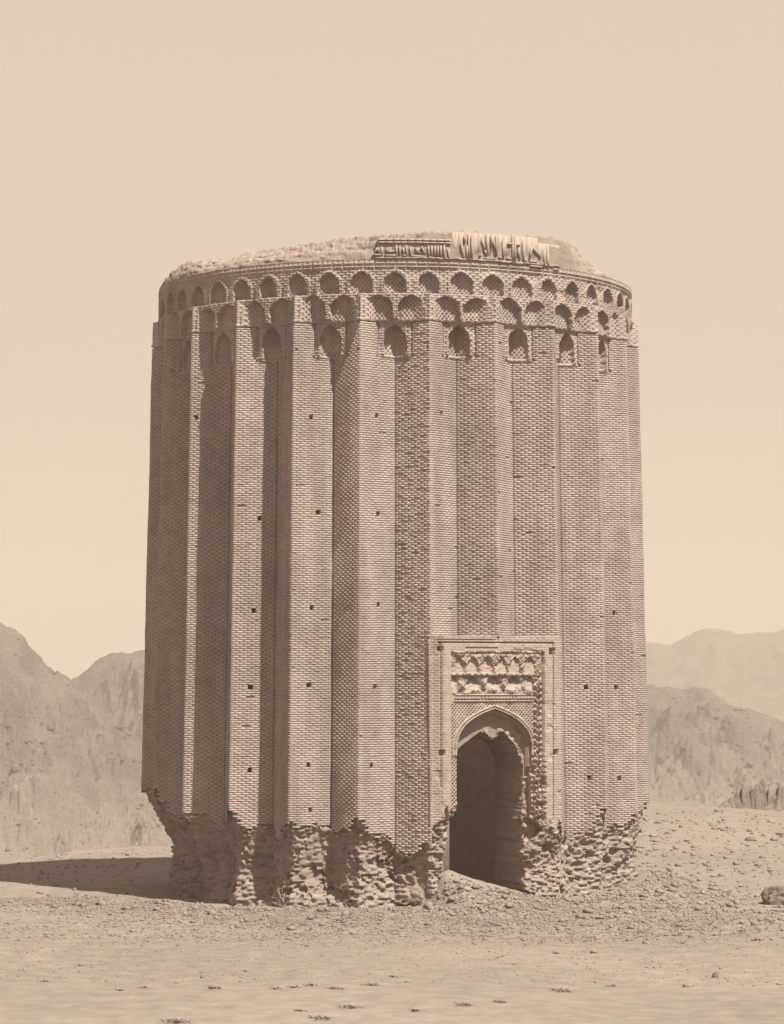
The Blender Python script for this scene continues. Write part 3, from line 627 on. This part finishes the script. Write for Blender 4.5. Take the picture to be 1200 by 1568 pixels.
rC = [(-4000, 1080), (300, 1075), (600, 1040), (800, 1005), (985, 984), (1028, 989), (1045, 978), (1062, 969), (1080, 963), (1100, 965), (1130, 970), (1160, 969), (1200, 963), (1400, 935), (1900, 970), (4500, 940)]
tag(hill('hill', rA, 600, 125, -60, 131, .24, 6.5, M_hill), kind='structure')
tag(hill('hill', rB, 740, 170, -62, 141, .28, 7, M_hill), kind='structure')
tag(hill('mountain', rC, 1700, 380, -90, 151, 1.2, 7, M_hill), kind='structure')

# ------------------------------------------------------------------ loose stones (uncountable gravel and brick rubble)
OCT = np.array([(1, 0, 0), (-1, 0, 0), (0, 1, 0), (0, -1, 0), (0, 0, 1), (0, 0, -1)], float)
OF = np.array([(0, 2, 4), (2, 1, 4), (1, 3, 4), (3, 0, 4), (2, 0, 5), (1, 2, 5), (3, 1, 5), (0, 3, 5)])
def ground_at(x, y):                             # photo pixel -> world point on the ground
    d = ray(x, y); t = 60.0
    lo, hi = 30.0, 200.0
    for t in np.arange(40, 190, .5):
        p = CAM + t * d
        if p[2] < float(ground_z(p[0], p[1])): break
    for _ in range(12):
        p = CAM + t * d; t += (p[2] - float(ground_z(p[0], p[1]))) / (-(d[2]) + 1e-6) * .6
    p = CAM + t * d; return float(p[0]), float(p[1]), float(ground_z(p[0], p[1]))
def scatter(n, fx, fy, size, seed):
    g = np.random.default_rng(seed); x, y = fx(g, n), fy(g, n)
    r = np.hypot(x - TX, y); keep = r > 8.05; return x[keep], y[keep], size(g, n)[keep]
SX, SY, SS = [], [], []
def addst(t): SX.append(t[0]); SY.append(t[1]); SS.append(t[2])
ln = lambda med, sg: (lambda g, n: np.clip(g.lognormal(math.log(med), sg, n), .006, .16))
def ringst(n, r0, r1, p0, p1, med, seed):
    g = np.random.default_rng(seed); ph = np.radians(g.uniform(p0, p1, n)); r = g.triangular(r0, r0 + (r1 - r0) * .35, r1, n)
    addst((TX + r * np.sin(ph), -r * np.cos(ph), ln(med, .5)(g, n)))
ringst(6500, 8.2, 14.6, -75, 12, .021, 1)
ringst(3200, 8.1, 12.5, 5, 80, .022, 2)
ringst(1500, 8.0, 9.6, -60, 100, .035, 3)
ringst(160, 8.3, 14, -60, 100, .075, 33)
addst(scatter(4200, lambda g, n: g.uniform(-14, 13, n), lambda g, n: g.normal(-13.2, 1.6, n), ln(.020, .5), 4))
addst(scatter(4200, lambda g, n: g.uniform(2, 15, n), lambda g, n: g.normal(-12.0, 2.4, n), ln(.022, .55), 5))
addst(scatter(2600, lambda g, n: g.uniform(-14, 16, n), lambda g, n: g.uniform(-27, -9, n), ln(.016, .5), 6))
addst(scatter(9000, lambda g, n: g.uniform(-13, 14, n), lambda g, n: g.uniform(-27, -10, n), ln(.010, .4), 66))
addst(scatter(3000, lambda g, n: g.uniform(5, 26, n), lambda g, n: g.uniform(-8, 50, n), ln(.045, .6), 7))
addst(scatter(1200, lambda g, n: g.uniform(-26, -8, n), lambda g, n: g.uniform(-8, 24, n), ln(.035, .5), 8))
g = np.random.default_rng(9); n = 900; u = g.uniform(-1.9, 1.4, n) + UC; nn = g.uniform(.1, 4.0, n)
p = (PD + nn)[:, None] * PN + u[:, None] * PT; addst((p[:, 0] + TX, p[:, 1], ln(.024, .55)(g, n)))
SX, SY, SS = map(np.concatenate, (SX, SY, SS)); n = len(SX); SZ = ground_z(SX, SY)
sc3 = np.stack([SS * rng.uniform(.7, 1.6, n), SS * rng.uniform(.7, 1.6, n), SS * rng.uniform(.5, 1.0, n)], 1)
an = rng.uniform(0, 6.28, n); loc = OCT[None] * sc3[:, None] * rng.uniform(.7, 1.2, (n, 6, 1))
ca, sa = np.cos(an)[:, None], np.sin(an)[:, None]
tl = rng.uniform(-.5, .5, (n, 1)); lx_, ly_, lz_ = loc[..., 0], loc[..., 1], loc[..., 2]
lx_, lz_ = lx_ * np.cos(tl) - lz_ * np.sin(tl), lx_ * np.sin(tl) + lz_ * np.cos(tl)
V = np.stack([SX[:, None] + lx_ * ca - ly_ * sa, SY[:, None] + lx_ * sa + ly_ * ca, SZ[:, None] + lz_ + SS[:, None] * .25], -1).reshape(-1, 3)
Fq = (np.arange(n)[:, None, None] * 6 + OF[None]).reshape(-1, 3)
tag(mesh_obj('loose_stones', V, Fq, M_stone), 'small pale stones and brick crumbs strewn over the bare earth round the tower', 'stones', kind='stuff')

V, Fq, n = [], [], 0                             # scree blocks lying on the two near hills
for P, cnt, sz in ((HP[0], 1800, .17), (HP[1], 2200, .21)):
    px_ = P[:, 0] / (P[:, 1] - CAM[1]) * F + 600; P = P[((px_ > -40) & (px_ < 240)) | ((px_ > 960) & (px_ < 1240))]
    w = sstep(-.1, .5, fbm(P[:, 0] * .12, P[:, 1] * .05, 0, 221, 3)) * sstep(20, -45, P[:, 2]) + .05; w /= w.sum()
    for p in P[rng.choice(len(P), cnt, p=w)]:
        q = OCT * rng.uniform(.6, 1.7, (6, 3)) * np.clip(rng.lognormal(math.log(sz), .6), .05, .9) * np.array((1.3, 1, .9)); V.append(q + p); Fq.append(OF + n); n += 6
tag(mesh_obj('scree_blocks', np.concatenate(V), np.concatenate(Fq), M_scree), 'dark stones and blocks speckling the pale scree slopes of the hills', 'scree', kind='stuff')

# ------------------------------------------------------------------ rocks, outcrops, dry shrubs
def ico(sub):
    import bmesh
    bm = bmesh.new(); bmesh.ops.create_icosphere(bm, subdivisions=sub, radius=1)
    v = np.array([q.co[:] for q in bm.verts]); f = np.array([[w.index for w in q.verts] for q in bm.faces]); bm.free(); return v, f
def rock(name, px, size, label, cat='rock', seed=0, group=None, sub=4, mat=None, at=None, strata=0.0, rough=1.0):
    v, f = ico(sub); d = rough * .30 * fbm(v[:, 0] * 1.3 + seed, v[:, 1] * 1.3, v[:, 2] * 1.3, 160 + seed, 6, .6) + rough * .16 * ridged(v[:, 0] * 2.4, v[:, 1] * 2.4, v[:, 2] * 2.4 + seed, 170 + seed, 3)
    v = v * (1 + d)[:, None]
    if strata: v[:, :2] *= (1 + strata * np.sign(vn(np.arctan2(v[:, 1], v[:, 0]) * 3.5, v[:, 2] * 1.2, seed, 180))[:, None])
    v = np.sign(v) * np.abs(v) ** .85
    v = v * np.array(size); v[:, 2] = np.maximum(v[:, 2], -.3 * size[2])
    o = mesh_obj(name, v, f, mat or M_rock); x, y, z = at or ground_at(*px); o.location = (x, y, z + size[2] * .15)
    return tag(o, label, cat, group)
rock('rock', (1095, 1270), (.16, .14, .10), 'small dark boulder alone on the plain right of the tower, farther one of two', seed=1)
rock('rock', (1149, 1287), (.22, .16, .12), 'dark boulder on the plain below the jagged outcrop at right', seed=2)
rock('boulder', (1196, 1384), (.55, .5, .40), 'big dark boulder cut by the right edge of the photo', 'boulder', seed=3, sub=5, rough=1.5)
rock('rock', (1054, 1511), (.12, .09, .07), 'pale stone with dark shadow in the right foreground', seed=4, mat=M_stone)
rock('rock', (1095, 1497), (.07, .06, .11), 'small upright dark stone in the right foreground', seed=5)
rock('rock', (725, 1410), (.07, .05, .05), 'dark stone lying in front of the doorway debris', seed=6)
def outcrop(pos, mpp, xc, yb, pts, cracks, label, mat):
    k = mpp * F / 139.0
    xx, dd = np.meshgrid(np.arange(pts[0][0] - xc - 2, pts[-1][0] - xc + 2, 1.1) * mpp / k, np.concatenate([np.linspace(0, .7, 46), np.linspace(.75, 2.0, 14)]))
    m1 = mpp / k; xw = xx + .05 * vn(xx * 5, dd * 5, xc, 231) - .10 * dd
    top = np.interp(xw / m1 + xc, [p[0] for p in pts], [(yb - p[1]) * 1.2 * m1 for p in pts], left=0, right=0)
    slope = sstep(0, .42 + .16 * vn(xx * 2.5, 0, xc, 232), dd + .10 * fbm(xx * 6, dd * 6, 1, 233, 4)) * (1 - .75 * sstep(.9, 2.0, dd))
    fis = sum(np.exp(-((xw / m1 + xc - c - 3 * vn(dd * 3, c, 0, 234)) / 1.5) ** 2) for c in cracks).clip(0, 1)
    zz = top * slope * (1 - .55 * fis * sstep(-.5, .3, vn(xx * 4, dd * 3, 0, 236))) * (.86 + .3 * fbm(xx * 2.2, dd * 2, 2, 237, 3)) + .22 * np.minimum(top, .8) * fbm(xx * 4, dd * 4, 2, 235, 6, .7) - .06
    ob = mesh_obj('rock_outcrop', np.stack([xx, dd, zz], -1).reshape(-1, 3) * k, gridF(*xx.shape).reshape(-1, 4), mat); ob.location = pos
    tag(ob, label, 'rock outcrop')
px_, py_, pz_ = ground_at(1160, 1240)
outcrop((px_, py_, pz_ - .05), (py_ - CAM[1]) / F, 1160, 1240, [(1096, 1236), (1110, 1226), (1124, 1221), (1134, 1211), (1138, 1199), (1146, 1200), (1149, 1209), (1152, 1201), (1160, 1198), (1172, 1200), (1176, 1213), (1179, 1204), (1188, 1206), (1194, 1202), (1206, 1209), (1225, 1224)], (1136, 1149, 1176),
        'jagged outcrop of upright rock slabs on the plain at right', M_crag)
h = HP[0]; dpt = h[:, 1] - CAM[1]; e = np.hypot(h[:, 0] / dpt * F + 600 - 27, HY - (h[:, 2] - CAM[2]) / dpt * F - 1243); q = h[np.argmin(e)]
outcrop((q[0], q[1] - 1.0, q[2] - 2.2), (q[1] - CAM[1]) / F, 27, 1243, [(2, 1236), (8, 1222), (12, 1194), (17, 1188), (21, 1190), (23, 1204), (26, 1184), (33, 1183), (37, 1192), (41, 1222), (50, 1236), (58, 1240)], (10, 23), 'pale crumbling rock pillars low on the left hillside', M_crag)

def make_shrub(seed, n, w, h):
    g = np.random.default_rng(seed); V, Fq = [], []
    for i in range(n):
        a = g.uniform(0, 6.28); l = g.uniform(.5, 1); x0, y0 = g.normal(0, w * .25, 2)
        e = np.array([x0 + math.cos(a) * w * l * .8, y0 + math.sin(a) * w * l * .6, h * g.uniform(.35, 1.0)]); s = np.array([x0, y0, -.01])
        sd = np.array([-math.sin(a), math.cos(a), .3]) * g.uniform(.004, .009); mid = (s + e) / 2 + np.array([0, 0, h * .2]); b = len(V)
        V += [s - sd, s + sd, mid + sd, mid - sd, e]; Fq += [(b, b + 1, b + 2, b + 3), (b + 3, b + 2, b + 4, b + 4)]
    V = np.array(V); me = bpy.data.meshes.new('dry_shrub'); me.from_pydata(V.tolist(), [], [f if f[2] != f[3] else f[:3] for f in Fq]); me.update(); me.materials.append(M_shrub)
    return me
SH = [make_shrub(s, n, w, h) for s, n, w, h in ((1, 60, .24, .07), (2, 80, .38, .09), (3, 45, .15, .06))]
shrubs = [(70, 1503, 2, 1.0, 'dark dry tuft alone at the far left of the foreground'), (185, 1517, 0, .9, 'flat dry tuft lying left of a slightly larger one in the left foreground'),
          (220, 1512, 0, .8, 'dry tuft just right of a flat one in the left foreground'), (330, 1514, 0, 1.2, 'dry tuft standing by itself in the foreground below the dark left flanges'),
          (323, 1414, 2, .8, 'little dry tuft on the stony slope just below the tower shadow tip'), (197, 1391, 2, 1.2, 'dark low tuft on the pale bank under the tower shadow'),
          (85, 1358, 2, 1.3, 'dry tuft on top of the pale mound beside the shadow at far left'), (424, 1514, 0, .9, 'leftmost tuft of the loose row in the middle foreground'),
          (452, 1512, 0, 1.0, 'thin tuft second in the loose row in the middle foreground'), (477, 1509, 2, 1.2, 'dark tuft third in the loose row in the middle foreground'),
          (515, 1514, 1, .8, 'wide thin tuft fourth in the loose row in the middle foreground'), (570, 1509, 1, .9, 'widest tuft, right end of the loose row in the middle foreground'),
          (538, 1543, 1, 1.0, 'spreading shrub near the bottom edge below the middle row of tufts'), (490, 1560, 1, 1.1, 'spreading shrub lowest in the middle of the foreground'),
          (460, 1549, 0, 1.0, 'dry tuft left above the lowest spreading shrub'), (270, 1565, 1, 1.1, 'dry shrub cut by the bottom edge at left'),
          (852, 1460, 0, .9, 'dry tuft on the bare track right below the doorway'), (762, 1467, 2, .8, 'tiny dark tuft below the doorway debris'),
          (936, 1510, 0, 1.0, 'dark tuft on the grey track in the right foreground'), (860, 1518, 1, 1.1, 'long thin tuft on the grey track left of a dark tuft'),
          (710, 1539, 1, .9, 'sparse wide tuft near the bottom, left of its neighbour'), (767, 1535, 0, 1.1, 'dry tuft near the bottom, right of a sparse wide one'),
          (637, 1548, 0, 1.0, 'dry tuft near the bottom edge left of centre-right pair'), (1160, 1440, 2, 1.5, 'dark tuft on the grey bank at the right edge below the boulder'),
          (1042, 1418, 1, 1.0, 'broad dark tuft among stones on the right bank'), (1137, 1426, 2, 1.1, 'small dark tuft on the crest of the right bank'),
          (602, 1496, 0, .8, 'lone small tuft just above the gap right of the middle row')]
first = {}
for x, y, kind, s, lab in shrubs:
    if kind not in first: o = bpy.data.objects.new('dry_shrub', SH[kind]); first[kind] = o
    else: o = first[kind].copy()
    C.objects.link(o); o.location = ground_at(x, y); o.rotation_euler = (0, 0, random.uniform(0, 6.28)); o.scale = (s, s, s)
    tag(o, lab, 'shrub', 'dry tufts scattered over the foreground earth')

# ------------------------------------------------------------------ air
hz = Boxes(); x0, x1, y0, y1, z0, z1 = -3600, 3600, -600, 3200, -120, 125
hz.add([(x0, y0, z0), (x1, y0, z0), (x1, y0, z1), (x0, y0, z1), (x0, y1, z0), (x1, y1, z0), (x1, y1, z1), (x0, y1, z1)])
mh = bpy.data.materials.new('haze_air'); mh.use_nodes = True; t = mh.node_tree; t.nodes.clear()
pv = t.nodes.new('ShaderNodeVolumePrincipled'); pv.inputs['Color'].default_value = (.62, .55, .52, 1); pv.inputs['Density'].default_value = 0.00062
om = t.nodes.new('ShaderNodeOutputMaterial'); t.links.new(pv.outputs[0], om.inputs['Volume'])
tag(hz.build('haze', mh), 'warm dusty haze filling the air over the plain and hills', 'haze', kind='stuff')
